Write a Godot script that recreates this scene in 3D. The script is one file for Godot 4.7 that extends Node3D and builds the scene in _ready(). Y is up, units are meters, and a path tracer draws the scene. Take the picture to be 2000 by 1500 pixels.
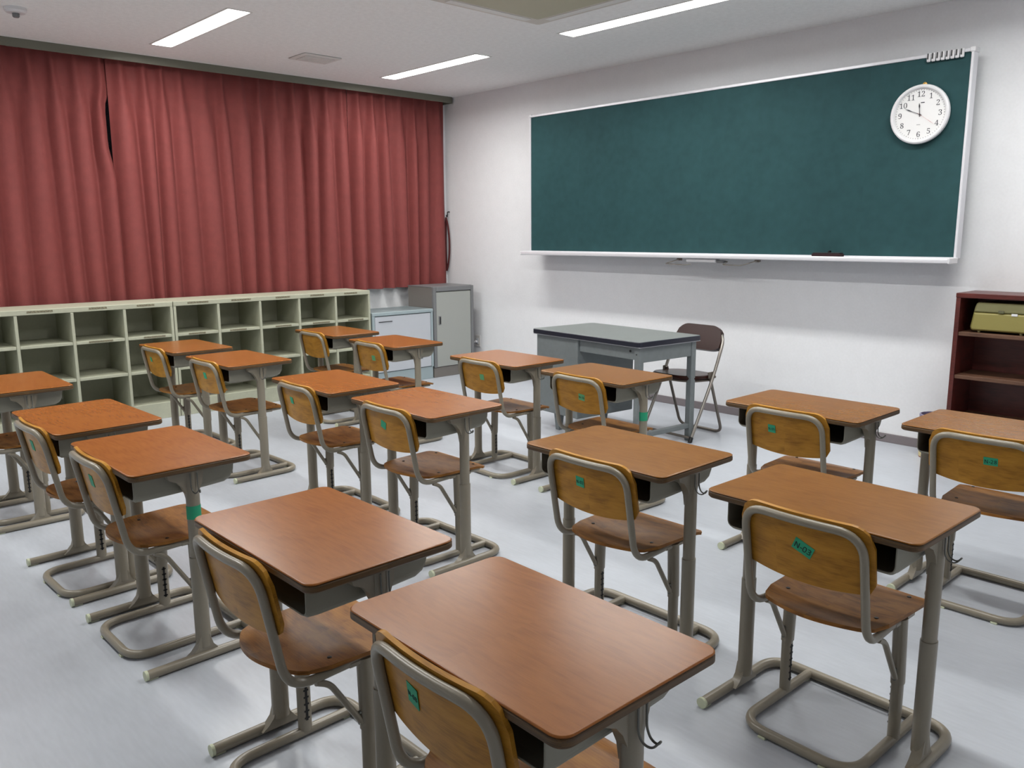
extends Node3D
# A Japanese classroom: paired desks and chairs facing a chalkboard, red curtains, cubby shelves.
# x runs along the chalkboard wall, z towards the back of the room, metres. The camera stands at x = z = 0.

const CEIL := 2.77
const FRONT := -5.56      # face of the chalkboard wall
const LEFT := -7.04       # face of the curtained wall
const RIGHT := 0.95
const BACK := 2.05

var mats := {}
var used := {}

func _ready() -> void:
	make_camera()
	make_environment()
	make_materials()
	build_room()
	build_lights()
	build_curtains()
	build_cubbies()
	build_cabinets()
	build_chalkboard()
	build_clock()
	build_board_things()
	build_desks_and_chairs()
	build_teacher_desk()
	build_folding_chair()
	build_bookcase()
	build_small_things()

# ------------------------------------------------------------------ camera, environment

func make_camera() -> void:
	var cam := Camera3D.new()
	cam.name = "camera"
	cam.fov = 49.73
	cam.near = 0.05
	cam.far = 60.0
	add_child(cam)
	var yaw := deg_to_rad(47.319)
	var pitch := deg_to_rad(10.272)
	var roll := deg_to_rad(-0.289)
	var fwd := Vector3(-sin(yaw), 0, -cos(yaw))
	var right := Vector3(cos(yaw), 0, -sin(yaw))
	var f2 := fwd * cos(pitch) - Vector3.UP * sin(pitch)
	var u2 := Vector3.UP * cos(pitch) + fwd * sin(pitch)
	var r3 := right * cos(roll) + u2 * sin(roll)
	var u3 := u2 * cos(roll) - right * sin(roll)
	cam.transform = Transform3D(Basis(r3, u3, -f2), Vector3(0, 1.40, 0))
	cam.current = true

func make_environment() -> void:
	var e := Environment.new()
	e.background_mode = Environment.BG_COLOR
	e.background_color = Color(0.02, 0.025, 0.035)      # night outside the windows
	e.tonemap_mode = Environment.TONE_MAPPER_LINEAR
	e.tonemap_exposure = 1.0
	e.sdfgi_enabled = true
	e.ssao_enabled = true
	e.ssil_enabled = true
	var w := WorldEnvironment.new()
	w.name = "world_environment"
	w.environment = e
	add_child(w)

const LAMP_ENERGY := 3.15
const LAMP_SIZE := Vector2(1.30, 0.150)
const LAMP_RECESS := 0.022
const LAMP_ROWS := [-4.46, -2.47, -0.45]
const LAMP_COLUMNS := [-5.80, -3.61, -1.42]

func build_lights() -> void:
	# recessed linear ceiling luminaires in a regular grid, all switched on
	var where := {
		-4.46: ["beside the curtained wall, in the row nearest the chalkboard", "above the teacher's desk, in the row nearest the chalkboard", "above the bookcase side, in the row nearest the chalkboard"],
		-2.47: ["beside the curtained wall, in the second row from the chalkboard", "in the middle of the second row from the chalkboard", "on the bookcase side, in the second row from the chalkboard"],
		-0.45: ["beside the curtained wall, in the third row from the chalkboard", "in the middle of the third row from the chalkboard"]}
	for z in where:
		for i in (where[z] as Array).size():
			var x: float = LAMP_COLUMNS[i]
			var t := thing("ceiling_light", "lit linear ceiling light %s" % where[z][i], "ceiling light", Vector3(x, CEIL, z), 0, "linear ceiling lights")
			# a white trough let into the ceiling, its lens at the top
			var hx := LAMP_SIZE.x / 2
			var hz := LAMP_SIZE.y / 2
			var st := begin()
			for q: float in [-1.0, 1.0]:
				box(st, Vector3(0, LAMP_RECESS / 2 + 0.004, q * (hz - 0.003)), Vector3(LAMP_SIZE.x - 0.012, LAMP_RECESS + 0.008, 0.006))
				box(st, Vector3(q * (hx - 0.003), LAMP_RECESS / 2 + 0.004, 0), Vector3(0.006, LAMP_RECESS + 0.008, LAMP_SIZE.y))
			obj("housing", st, mats.white_metal, t)
			st = begin()
			for q: float in [-1.0, 1.0]:
				box(st, Vector3(0, -0.001, q * (hz + 0.004)), Vector3(LAMP_SIZE.x + 0.02, 0.004, 0.014), 0.001)
				box(st, Vector3(q * (hx + 0.004), -0.001, 0), Vector3(0.014, 0.004, LAMP_SIZE.y - 0.006), 0.001)
			obj("trim_frame", st, mats.white_metal, t)
			st = begin()
			box(st, Vector3(0, LAMP_RECESS + 0.002, 0), Vector3(LAMP_SIZE.x - 0.012, 0.006, LAMP_SIZE.y - 0.012))
			obj("diffuser", st, mats.lamp, t)
			var l := AreaLight3D.new()
			l.name = "lamp"
			l.area_size = LAMP_SIZE - Vector2(0.014, 0.014)
			l.light_energy = LAMP_ENERGY
			l.light_color = Color(1.0, 0.998, 0.985)
			l.area_range = 14.0
			l.area_attenuation = 2.0
			l.shadow_enabled = true
			l.position = Vector3(0, LAMP_RECESS - 0.003, 0)
			l.rotation = Vector3(-PI / 2, 0, 0)
			t.add_child(l)

# ------------------------------------------------------------------ mesh helpers

func begin() -> SurfaceTool:
	var st := SurfaceTool.new()
	st.begin(Mesh.PRIMITIVE_TRIANGLES)
	return st

func vert(st: SurfaceTool, p: Vector3, n: Vector3, uv: Vector2) -> void:
	st.set_normal(n)
	st.set_uv(uv)
	st.add_vertex(p)

func flat_uv(p: Vector3, n: Vector3) -> Vector2:
	var a := n.abs()
	if a.y >= a.x and a.y >= a.z:
		return Vector2(p.x, p.z)
	if a.x >= a.z:
		return Vector2(p.z, -p.y)
	return Vector2(p.x, -p.y)

func tri_n(st: SurfaceTool, a: Vector3, b: Vector3, c: Vector3, na: Vector3, nb: Vector3, nc: Vector3) -> void:
	var m := na + nb + nc
	var ua := flat_uv(a, m); var ub := flat_uv(b, m); var uc := flat_uv(c, m)
	if (a - c).cross(a - b).dot(m) >= 0.0:
		vert(st, a, na, ua); vert(st, b, nb, ub); vert(st, c, nc, uc)
	else:
		vert(st, a, na, ua); vert(st, c, nc, uc); vert(st, b, nb, ub)

func tri_f(st: SurfaceTool, a: Vector3, b: Vector3, c: Vector3, hint: Vector3) -> void:
	var n := (a - c).cross(a - b)
	if n.length_squared() < 1e-16:
		return
	n = n.normalized()
	if n.dot(hint) < 0.0:
		n = -n
	tri_n(st, a, b, c, n, n, n)

func quad_n(st: SurfaceTool, a: Vector3, b: Vector3, c: Vector3, d: Vector3, na: Vector3, nb: Vector3, nc: Vector3, nd: Vector3) -> void:
	tri_n(st, a, b, c, na, nb, nc)
	tri_n(st, a, c, d, na, nc, nd)

func quad_f(st: SurfaceTool, a: Vector3, b: Vector3, c: Vector3, d: Vector3, hint: Vector3) -> void:
	tri_f(st, a, b, c, hint)
	tri_f(st, a, c, d, hint)

# a box, its edges chamfered by b
func box(st: SurfaceTool, c: Vector3, size: Vector3, b := 0.0, xf := Transform3D()) -> void:
	var h := size / 2.0
	b = minf(b, minf(h.x, minf(h.y, h.z)) * 0.9)
	var bs := xf.basis
	for ax in 3:
		var u := (ax + 1) % 3
		var w := (ax + 2) % 3
		for s: float in [-1.0, 1.0]:
			var n := Vector3.ZERO
			n[ax] = s
			var q := []
			for k in 4:
				var p := Vector3.ZERO
				p[ax] = s * h[ax]
				p[u] = (h[u] - b) * [-1, 1, 1, -1][k]
				p[w] = (h[w] - b) * [-1, -1, 1, 1][k]
				q.append(xf * (c + p))
			quad_f(st, q[0], q[1], q[2], q[3], bs * n)
			if b > 0.0:
				# chamfer between this face and the next axis' faces
				for s2: float in [-1.0, 1.0]:
					var n2 := n
					n2[u] = s2
					var e := []
					for k in 4:
						var p := Vector3.ZERO
						p[ax] = s * (h[ax] - (0.0 if k < 2 else b))
						p[u] = s2 * (h[u] - (b if k < 2 else 0.0))
						p[w] = (h[w] - b) * [-1, 1, 1, -1][k]
						e.append(xf * (c + p))
					quad_f(st, e[0], e[1], e[2], e[3], bs * n2)
	if b > 0.0:
		for sx: float in [-1.0, 1.0]:
			for sy: float in [-1.0, 1.0]:
				for sz: float in [-1.0, 1.0]:
					var s := Vector3(sx, sy, sz)
					tri_f(st, xf * (c + s * (h - Vector3(0, b, b))), xf * (c + s * (h - Vector3(b, 0, b))), xf * (c + s * (h - Vector3(b, b, 0))), bs * s)

func round_rect(w: float, h: float, r: float, n := 5) -> PackedVector2Array:
	var out := PackedVector2Array()
	for k in 4:
		var c := Vector2((w / 2 - r) * [1, -1, -1, 1][k], (h / 2 - r) * [1, 1, -1, -1][k])
		for i in n + 1:
			var a := PI / 2 * (k + float(i) / n)
			out.append(c + Vector2(cos(a), sin(a)) * r)
	return out

# a polygon (x, z) extruded along y from y0 to y1, edges chamfered by b, then moved by xf
func prism(st: SurfaceTool, poly: PackedVector2Array, y0: float, y1: float, b := 0.0, xf := Transform3D()) -> void:
	var n := poly.size()
	var area := 0.0
	for i in n:
		area += poly[i].cross(poly[(i + 1) % n])
	var turn := 1.0 if area > 0 else -1.0
	var en := []
	for i in n:
		var d := (poly[(i + 1) % n] - poly[i]).normalized()
		en.append(Vector2(d.y, -d.x) * turn)
	var inner := PackedVector2Array()
	for i in n:
		var m: Vector2 = en[i] + en[(i + n - 1) % n]
		m = m.normalized()
		inner.append(poly[i] - m * b / maxf(0.4, m.dot(en[i])))
	var bs := xf.basis
	var tris := Geometry2D.triangulate_polygon(inner)
	for i in range(0, tris.size(), 3):
		for s in [0, 1]:
			var y: float = [y0, y1][s]
			var hint := bs * Vector3(0, -1.0 if s == 0 else 1.0, 0)
			var a := inner[tris[i]]; var c := inner[tris[i + 1]]; var d := inner[tris[i + 2]]
			tri_f(st, xf * Vector3(a.x, y, a.y), xf * Vector3(c.x, y, c.y), xf * Vector3(d.x, y, d.y), hint)
	for i in n:
		var j := (i + 1) % n
		var k := (i + n - 1) % n
		var na: Vector2 = en[i]
		var nb: Vector2 = en[i]
		if en[i].dot(en[k]) > 0.75:
			na = (en[i] + en[k]).normalized()
		if en[i].dot(en[j]) > 0.75:
			nb = (en[i] + en[j]).normalized()
		var A := bs * Vector3(na.x, 0, na.y); var B := bs * Vector3(nb.x, 0, nb.y)
		quad_n(st, xf * Vector3(poly[i].x, y0 + b, poly[i].y), xf * Vector3(poly[j].x, y0 + b, poly[j].y), xf * Vector3(poly[j].x, y1 - b, poly[j].y), xf * Vector3(poly[i].x, y1 - b, poly[i].y), A, B, B, A)
		if b > 0.0:
			for s: float in [-1.0, 1.0]:
				var yo := y1 - b if s > 0 else y0 + b
				var yi := y1 if s > 0 else y0
				var up := bs * Vector3(0, s, 0)
				quad_n(st, xf * Vector3(poly[i].x, yo, poly[i].y), xf * Vector3(poly[j].x, yo, poly[j].y), xf * Vector3(inner[j].x, yi, inner[j].y), xf * Vector3(inner[i].x, yi, inner[i].y), (A + up * 0.5).normalized(), (B + up * 0.5).normalized(), (B * 0.4 + up).normalized(), (A * 0.4 + up).normalized())

# rounds the corners of a path and splits long stretches
func fillet(pts: Array, r: float, n := 6, longest := 0.0) -> PackedVector3Array:
	var out := PackedVector3Array()
	out.append(pts[0])
	for i in range(1, pts.size() - 1):
		var p: Vector3 = pts[i]
		var a: Vector3 = pts[i - 1]; var b: Vector3 = pts[i + 1]
		var t := minf(r, minf(p.distance_to(a), p.distance_to(b)) * 0.49)
		var p0 := p + (a - p).normalized() * t
		var p1 := p + (b - p).normalized() * t
		for k in n + 1:
			var u := float(k) / n
			# between a circle and a parabola: close to a bent tube
			out.append(p0.lerp(p, u).lerp(p.lerp(p1, u), u))
	out.append(pts[-1])
	if longest <= 0.0:
		return out
	var fine := PackedVector3Array()
	for i in out.size() - 1:
		var m := maxi(1, int(ceil(out[i].distance_to(out[i + 1]) / longest)))
		for k in m:
			fine.append(out[i].lerp(out[i + 1], float(k) / m))
	fine.append(out[-1])
	return fine

# a tube of elliptical section swept along a path; rx lies along «side» at the start
func tube(st: SurfaceTool, pts: PackedVector3Array, rx: float, ry := -1.0, segs := 10, side := Vector3.ZERO, caps := true) -> void:
	if ry < 0.0:
		ry = rx
	var n := pts.size()
	var t0 := (pts[1] - pts[0]).normalized()
	var x := side
	if x == Vector3.ZERO:
		x = Vector3.RIGHT if absf(t0.x) < 0.8 else Vector3.UP
	x = (x - t0 * x.dot(t0)).normalized()
	var rings := []
	var norms := []
	for i in n:
		var t := Vector3.ZERO
		if i > 0:
			t += (pts[i] - pts[i - 1]).normalized()
		if i < n - 1:
			t += (pts[i + 1] - pts[i]).normalized()
		t = t.normalized()
		x = (x - t * x.dot(t)).normalized()
		var y := t.cross(x)
		var ring := []
		var nm := []
		for k in segs:
			var a := TAU * k / segs
			ring.append(pts[i] + x * cos(a) * rx + y * sin(a) * ry)
			nm.append((x * cos(a) / rx + y * sin(a) / ry).normalized())
		rings.append(ring)
		norms.append(nm)
	for i in n - 1:
		for k in segs:
			var j := (k + 1) % segs
			quad_n(st, rings[i][k], rings[i][j], rings[i + 1][j], rings[i + 1][k], norms[i][k], norms[i][j], norms[i + 1][j], norms[i + 1][k])
	if caps:
		for e in [0, n - 1]:
			var d := -t0 if e == 0 else (pts[n - 1] - pts[n - 2]).normalized()
			for k in segs:
				tri_f(st, pts[e], rings[e][k], rings[e][(k + 1) % segs], d)

# a profile of (radius, height) turned about y
func lathe(st: SurfaceTool, prof: Array, segs := 24, xf := Transform3D()) -> void:
	for i in prof.size() - 1:
		var a: Vector2 = prof[i]; var b: Vector2 = prof[i + 1]
		var d := (b - a).normalized()
		var nn := Vector2(d.y, -d.x)
		for k in segs:
			var a0 := TAU * k / segs
			var a1 := TAU * (k + 1) / segs
			var c0 := Vector3(cos(a0), 0, sin(a0)); var c1 := Vector3(cos(a1), 0, sin(a1))
			var n0 := xf.basis * (c0 * nn.x + Vector3.UP * nn.y)
			var n1 := xf.basis * (c1 * nn.x + Vector3.UP * nn.y)
			var p0 := xf * (c0 * a.x + Vector3.UP * a.y); var p1 := xf * (c1 * a.x + Vector3.UP * a.y)
			var p2 := xf * (c1 * b.x + Vector3.UP * b.y); var p3 := xf * (c0 * b.x + Vector3.UP * b.y)
			if a.x > 1e-6:
				tri_n(st, p0, p1, p2, n0, n1, n1)
			if b.x > 1e-6:
				tri_n(st, p0, p2, p3, n0, n1, n0)

# a sheet given by f(u, v) -> point, with thickness t; u and v run 0 .. 1
func sheet(st: SurfaceTool, f: Callable, nu: int, nv: int, t: float) -> void:
	var P := []
	var N := []
	for i in nu + 1:
		var row := []
		var nr := []
		for j in nv + 1:
			var u := float(i) / nu
			var v := float(j) / nv
			var p: Vector3 = f.call(u, v)
			var du: Vector3 = f.call(minf(u + 0.01, 1.0), v) - f.call(maxf(u - 0.01, 0.0), v)
			var dv: Vector3 = f.call(u, minf(v + 0.01, 1.0)) - f.call(u, maxf(v - 0.01, 0.0))
			row.append(p)
			nr.append(du.cross(dv).normalized())
		P.append(row)
		N.append(nr)
	for i in nu:
		for j in nv:
			for s: float in [-0.5, 0.5]:
				var g := signf(s)
				quad_n(st, P[i][j] + N[i][j] * t * s, P[i + 1][j] + N[i + 1][j] * t * s, P[i + 1][j + 1] + N[i + 1][j + 1] * t * s, P[i][j + 1] + N[i][j + 1] * t * s, N[i][j] * g, N[i + 1][j] * g, N[i + 1][j + 1] * g, N[i][j + 1] * g)
	var mid: Vector3 = P[nu / 2][nv / 2]
	for i in nu:
		for j in [0, nv]:
			var a: Vector3 = P[i][j]; var b: Vector3 = P[i + 1][j]
			quad_f(st, a - N[i][j] * t / 2, b - N[i + 1][j] * t / 2, b + N[i + 1][j] * t / 2, a + N[i][j] * t / 2, (a + b) / 2 - mid)
	for j in nv:
		for i in [0, nu]:
			var a: Vector3 = P[i][j]; var b: Vector3 = P[i][j + 1]
			quad_f(st, a - N[i][j] * t / 2, b - N[i][j + 1] * t / 2, b + N[i][j + 1] * t / 2, a + N[i][j] * t / 2, (a + b) / 2 - mid)

# ------------------------------------------------------------------ node helpers

func numbered(called: String) -> String:
	var n: int = used.get(called, 0)
	used[called] = n + 1
	return called if n == 0 else "%s_%03d" % [called, n]

func obj(called: String, st: SurfaceTool, m: Material, parent: Node = self) -> MeshInstance3D:
	var o := MeshInstance3D.new()
	o.name = numbered(called) if parent == self else called
	o.mesh = st.commit()
	o.mesh.surface_set_material(0, m)
	o.cast_shadow = GeometryInstance3D.SHADOW_CASTING_SETTING_ON
	parent.add_child(o, true)
	return o

func thing(called: String, label: String, category: String, at := Vector3.ZERO, turn := 0.0, group := "") -> Node3D:
	var o := Node3D.new()
	o.name = numbered(called)
	add_child(o)
	o.position = at
	o.rotation.y = turn
	tag(o, label, category, group)
	return o

func tag(o: Node, label: String, category: String, group := "") -> void:
	o.set_meta("label", label)
	o.set_meta("category", category)
	if group:
		o.set_meta("group", group)

func structure(called: String, st: SurfaceTool, m: Material, label := "") -> MeshInstance3D:
	var o := obj(called, st, m)
	o.set_meta("kind", "structure")
	if label:
		o.set_meta("label", label)
	return o

func lettering(called: String, text: String, height: float, m: Material, parent: Node, at: Vector3, turn := Basis(), font := "Droid Sans") -> MeshInstance3D:
	var f := SystemFont.new()
	f.font_names = PackedStringArray([font])
	var t := TextMesh.new()
	t.text = text
	t.font = f
	t.font_size = 64
	t.pixel_size = height / 46.0
	t.depth = 0.0006
	t.material = m
	var o := MeshInstance3D.new()
	o.name = called
	o.mesh = t
	o.transform = Transform3D(turn, at)
	parent.add_child(o, true)
	return o

# ------------------------------------------------------------------ materials

func plain(c: Color, rough := 0.6, metal := 0.0) -> StandardMaterial3D:
	var m := StandardMaterial3D.new()
	m.albedo_color = c
	m.roughness = rough
	m.metallic = metal
	return m

func noise(freq: float, sd: int, oct := 3) -> FastNoiseLite:
	var n := FastNoiseLite.new()
	n.noise_type = FastNoiseLite.TYPE_SIMPLEX_SMOOTH
	n.frequency = freq
	n.seed = sd
	n.fractal_octaves = oct
	return n

# wood grain that runs along u; w is one texture's length in metres
func wood(dark: Color, mid: Color, light: Color, size: int, sd: int, stretch := 16.0, rings := 0.35) -> ImageTexture:
	var im := Image.create(size, size, false, Image.FORMAT_RGB8)
	var a := noise(0.012, sd, 4)
	var b := noise(0.05, sd + 1, 2)
	var c := noise(0.004, sd + 2, 2)
	for y in size:
		for x in size:
			var wob := c.get_noise_2d(x, y) * 22.0
			var g := a.get_noise_2d(x, y * stretch * 0.35 + wob * 3.0) * 0.6
			g += b.get_noise_2d(x * 0.25, y * stretch * 0.5) * 0.45
			g += sin((y + wob * 2.0) * 0.09) * rings * 0.25
			g += c.get_noise_2d(x * 1.7 + 500, y * 1.7) * 0.35
			g = clampf(g, -1, 1)
			im.set_pixel(x, y, mid.lerp(light, g) if g > 0 else mid.lerp(dark, -g))
	im.generate_mipmaps()
	return ImageTexture.create_from_image(im)

func mottled(base: Color, spread: float, size: int, f1: float, f2: float, sd: int, sx := 1.0, sy := 1.0, tint := Color(0, 0, 0)) -> ImageTexture:
	var im := Image.create(size, size, false, Image.FORMAT_RGB8)
	var a := noise(f1, sd, 3)
	var b := noise(f2, sd + 7, 3)
	for y in size:
		for x in size:
			var g := a.get_noise_2d(x * sx, y * sy) * 0.55 + b.get_noise_2d(x, y) * 0.45
			var k := 1.0 + g * spread
			var t := b.get_noise_2d(x + 300, y + 900)
			im.set_pixel(x, y, Color(clampf(base.r * k + tint.r * t, 0, 1), clampf(base.g * k + tint.g * t, 0, 1), clampf(base.b * k + tint.b * t, 0, 1)))
	im.generate_mipmaps()
	return ImageTexture.create_from_image(im)

func textured(tex: Texture2D, scale: Vector3, rough := 0.6, triplanar := false, offset := Vector3.ZERO) -> StandardMaterial3D:
	var m := StandardMaterial3D.new()
	m.albedo_texture = tex
	m.uv1_scale = scale
	m.uv1_offset = offset
	m.roughness = rough
	m.uv1_triplanar = triplanar
	return m

func make_materials() -> void:
	mats.lamp = plain(Color(1, 1, 1), 0.5)
	mats.lamp.emission_enabled = true
	mats.lamp.emission = Color(1.0, 0.99, 0.98)
	mats.lamp.emission_energy_multiplier = 3.0
	mats.white_metal = plain(Color(0.86, 0.86, 0.85), 0.5)
	mats.wall = textured(mottled(Color(0.895, 0.90, 0.91), 0.02, 256, 0.15, 0.02, 3), Vector3(1.2, 1.2, 1), 0.85)
	mats.ceiling = textured(mottled(Color(0.94, 0.945, 0.945), 0.05, 256, 0.22, 0.05, 11), Vector3(1.6, 1.6, 1), 0.9)
	mats.floor = textured(mottled(Color(0.715, 0.735, 0.765), 0.045, 512, 0.03, 0.012, 21, 1.0, 7.0), Vector3(0.55, 0.55, 1), 0.33)
	mats.baseboard = plain(Color(0.47, 0.44, 0.45), 0.6)
	var tops := []
	for k in 2:
		tops.append(wood([Color(0.505, 0.29, 0.115), Color(0.465, 0.295, 0.115)][k % 2], [Color(0.56, 0.34, 0.14), Color(0.52, 0.338, 0.138)][k % 2], [Color(0.595, 0.37, 0.16), Color(0.555, 0.37, 0.16)][k % 2], 512, 40 + k * 9, 16.0, 0.3))
	mats.tops = []
	for k in 8:
		var m := textured(tops[k % 2], Vector3(1.6, 1.6, 1), 0.26, false, Vector3(0.17 * k, 0.31 * k, 0))
		m.metallic_specular = 0.4
		mats.tops.append(m)
	mats.ply_edge = textured(wood(Color(0.16, 0.11, 0.05), Color(0.33, 0.235, 0.11), Color(0.47, 0.34, 0.17), 256, 77, 10.0), Vector3(2.0, 22.0, 1), 0.5)
	mats.ply = []
	for k in 3:
		mats.ply.append(textured(wood(Color(0.53, 0.36, 0.12), Color(0.675, 0.475, 0.165), Color(0.74, 0.54, 0.21), 384, 90 + k * 5, 8.0, 0.8), Vector3(2.6, 2.6, 1), 0.34, false, Vector3(0.2 * k, 0.37 * k, 0)))
	mats.seat = []
	for k in 3:
		mats.seat.append(textured(wood(Color(0.39, 0.255, 0.13), Color(0.555, 0.37, 0.18), Color(0.65, 0.455, 0.22), 384, 120 + k * 5, 8.0, 0.8), Vector3(2.6, 2.6, 1), 0.36, false, Vector3(0.2 * k, 0.37 * k, 0)))
	for m in mats.ply + mats.seat:
		m.metallic_specular = 0.3
	mats.frame = plain(Color(0.535, 0.505, 0.445), 0.30)
	mats.tray = plain(Color(0.52, 0.51, 0.46), 0.5)
	mats.cap = plain(Color(0.78, 0.80, 0.69), 0.6)
	mats.screw = plain(Color(0.13, 0.10, 0.08), 0.5)
	mats.scale_black = plain(Color(0.05, 0.05, 0.05), 0.6)
	mats.wire = plain(Color(0.42, 0.42, 0.40), 0.35, 0.6)
	mats.tape = plain(Color(0.12, 0.60, 0.44), 0.6)
	mats.tape_light = plain(Color(0.36, 0.63, 0.42), 0.6)
	mats.ink = plain(Color(0.04, 0.07, 0.10), 0.7)
	mats.board = textured(mottled(Color(0.175, 0.29, 0.30), 0.10, 256, 0.05, 0.01, 31), Vector3(0.8, 0.8, 1), 0.62)
	mats.board.metallic_specular = 0.2
	mats.alu = plain(Color(0.80, 0.80, 0.82), 0.35, 0.35)
	mats.alu_bright = plain(Color(0.88, 0.88, 0.90), 0.3, 0.2)
	mats.curtain = textured(mottled(Color(0.49, 0.225, 0.215), 0.08, 256, 0.3, 0.02, 51, 1.0, 3.0), Vector3(2.0, 2.0, 1), 0.8)
	mats.curtain_box = plain(Color(0.43, 0.43, 0.38), 0.5)
	mats.cubby = textured(mottled(Color(0.685, 0.69, 0.61), 0.04, 256, 0.1, 0.02, 61), Vector3(1.4, 1.4, 1), 0.5)
	mats.worn_label = textured(mottled(Color(0.46, 0.44, 0.36), 0.9, 256, 0.09, 0.03, 71), Vector3(9.0, 9.0, 1), 0.8)
	mats.blue_steel = plain(Color(0.60, 0.655, 0.67), 0.42)
	mats.pale_door = plain(Color(0.73, 0.745, 0.77), 0.42)
	mats.grey_steel = plain(Color(0.45, 0.455, 0.46), 0.42)
	mats.taupe_steel = plain(Color(0.46, 0.44, 0.42), 0.42)
	mats.grey_door = plain(Color(0.625, 0.635, 0.615), 0.42)
	mats.desk_steel = textured(mottled(Color(0.455, 0.48, 0.485), 0.06, 256, 0.06, 0.01, 81), Vector3(1.5, 1.5, 1), 0.48)
	mats.desk_top = textured(mottled(Color(0.465, 0.49, 0.48), 0.06, 256, 0.08, 0.01, 83), Vector3(2, 2, 1), 0.3)
	mats.desk_edge = plain(Color(0.115, 0.125, 0.18), 0.4)
	mats.chrome = plain(Color(0.62, 0.60, 0.57), 0.28, 0.75)
	mats.chair_tube = plain(Color(0.45, 0.42, 0.39), 0.32, 0.5)
	mats.vinyl = plain(Color(0.18, 0.09, 0.075), 0.27)
	mats.vinyl.metallic_specular = 0.3
	mats.mahogany = textured(wood(Color(0.22, 0.085, 0.07), Color(0.335, 0.135, 0.115), Color(0.42, 0.19, 0.16), 256, 201, 8.0), Vector3(2, 2, 1), 0.36)
	mats.shelf_wood = textured(wood(Color(0.25, 0.16, 0.11), Color(0.36, 0.24, 0.17), Color(0.44, 0.32, 0.24), 256, 205, 8.0), Vector3(2, 2, 1), 0.6)
	mats.case_body = plain(Color(0.55, 0.515, 0.29), 0.4)
	mats.case_lid = plain(Color(0.60, 0.585, 0.41), 0.4)
	mats.white_plastic = plain(Color(0.88, 0.88, 0.89), 0.35)
	mats.clock_face = plain(Color(0.90, 0.90, 0.90), 0.6)
	mats.clock_ink = plain(Color(0.15, 0.16, 0.20), 0.6)
	mats.clock_red = plain(Color(0.75, 0.30, 0.25), 0.6)
	mats.brass = plain(Color(0.80, 0.62, 0.30), 0.4, 0.4)
	mats.black_plastic = plain(Color(0.06, 0.06, 0.065), 0.5)
	mats.ac_panel = plain(Color(0.80, 0.78, 0.75), 0.5)
	mats.ac_grille = plain(Color(0.70, 0.69, 0.60), 0.6)
	mats.vent = plain(Color(0.86, 0.85, 0.84), 0.6)
	mats.tieback = plain(Color(0.30, 0.07, 0.08), 0.8)
	mats.bin_red = plain(Color(0.52, 0.20, 0.17), 0.45)
	mats.bin_cream = plain(Color(0.80, 0.74, 0.55), 0.5)
	mats.bin_liner = plain(Color(0.50, 0.47, 0.58), 0.4)
	var glass := plain(Color(0.75, 0.80, 0.80, 0.12), 0.02)
	glass.transparency = BaseMaterial3D.TRANSPARENCY_ALPHA
	mats.glass = glass

# ------------------------------------------------------------------ the room

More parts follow.
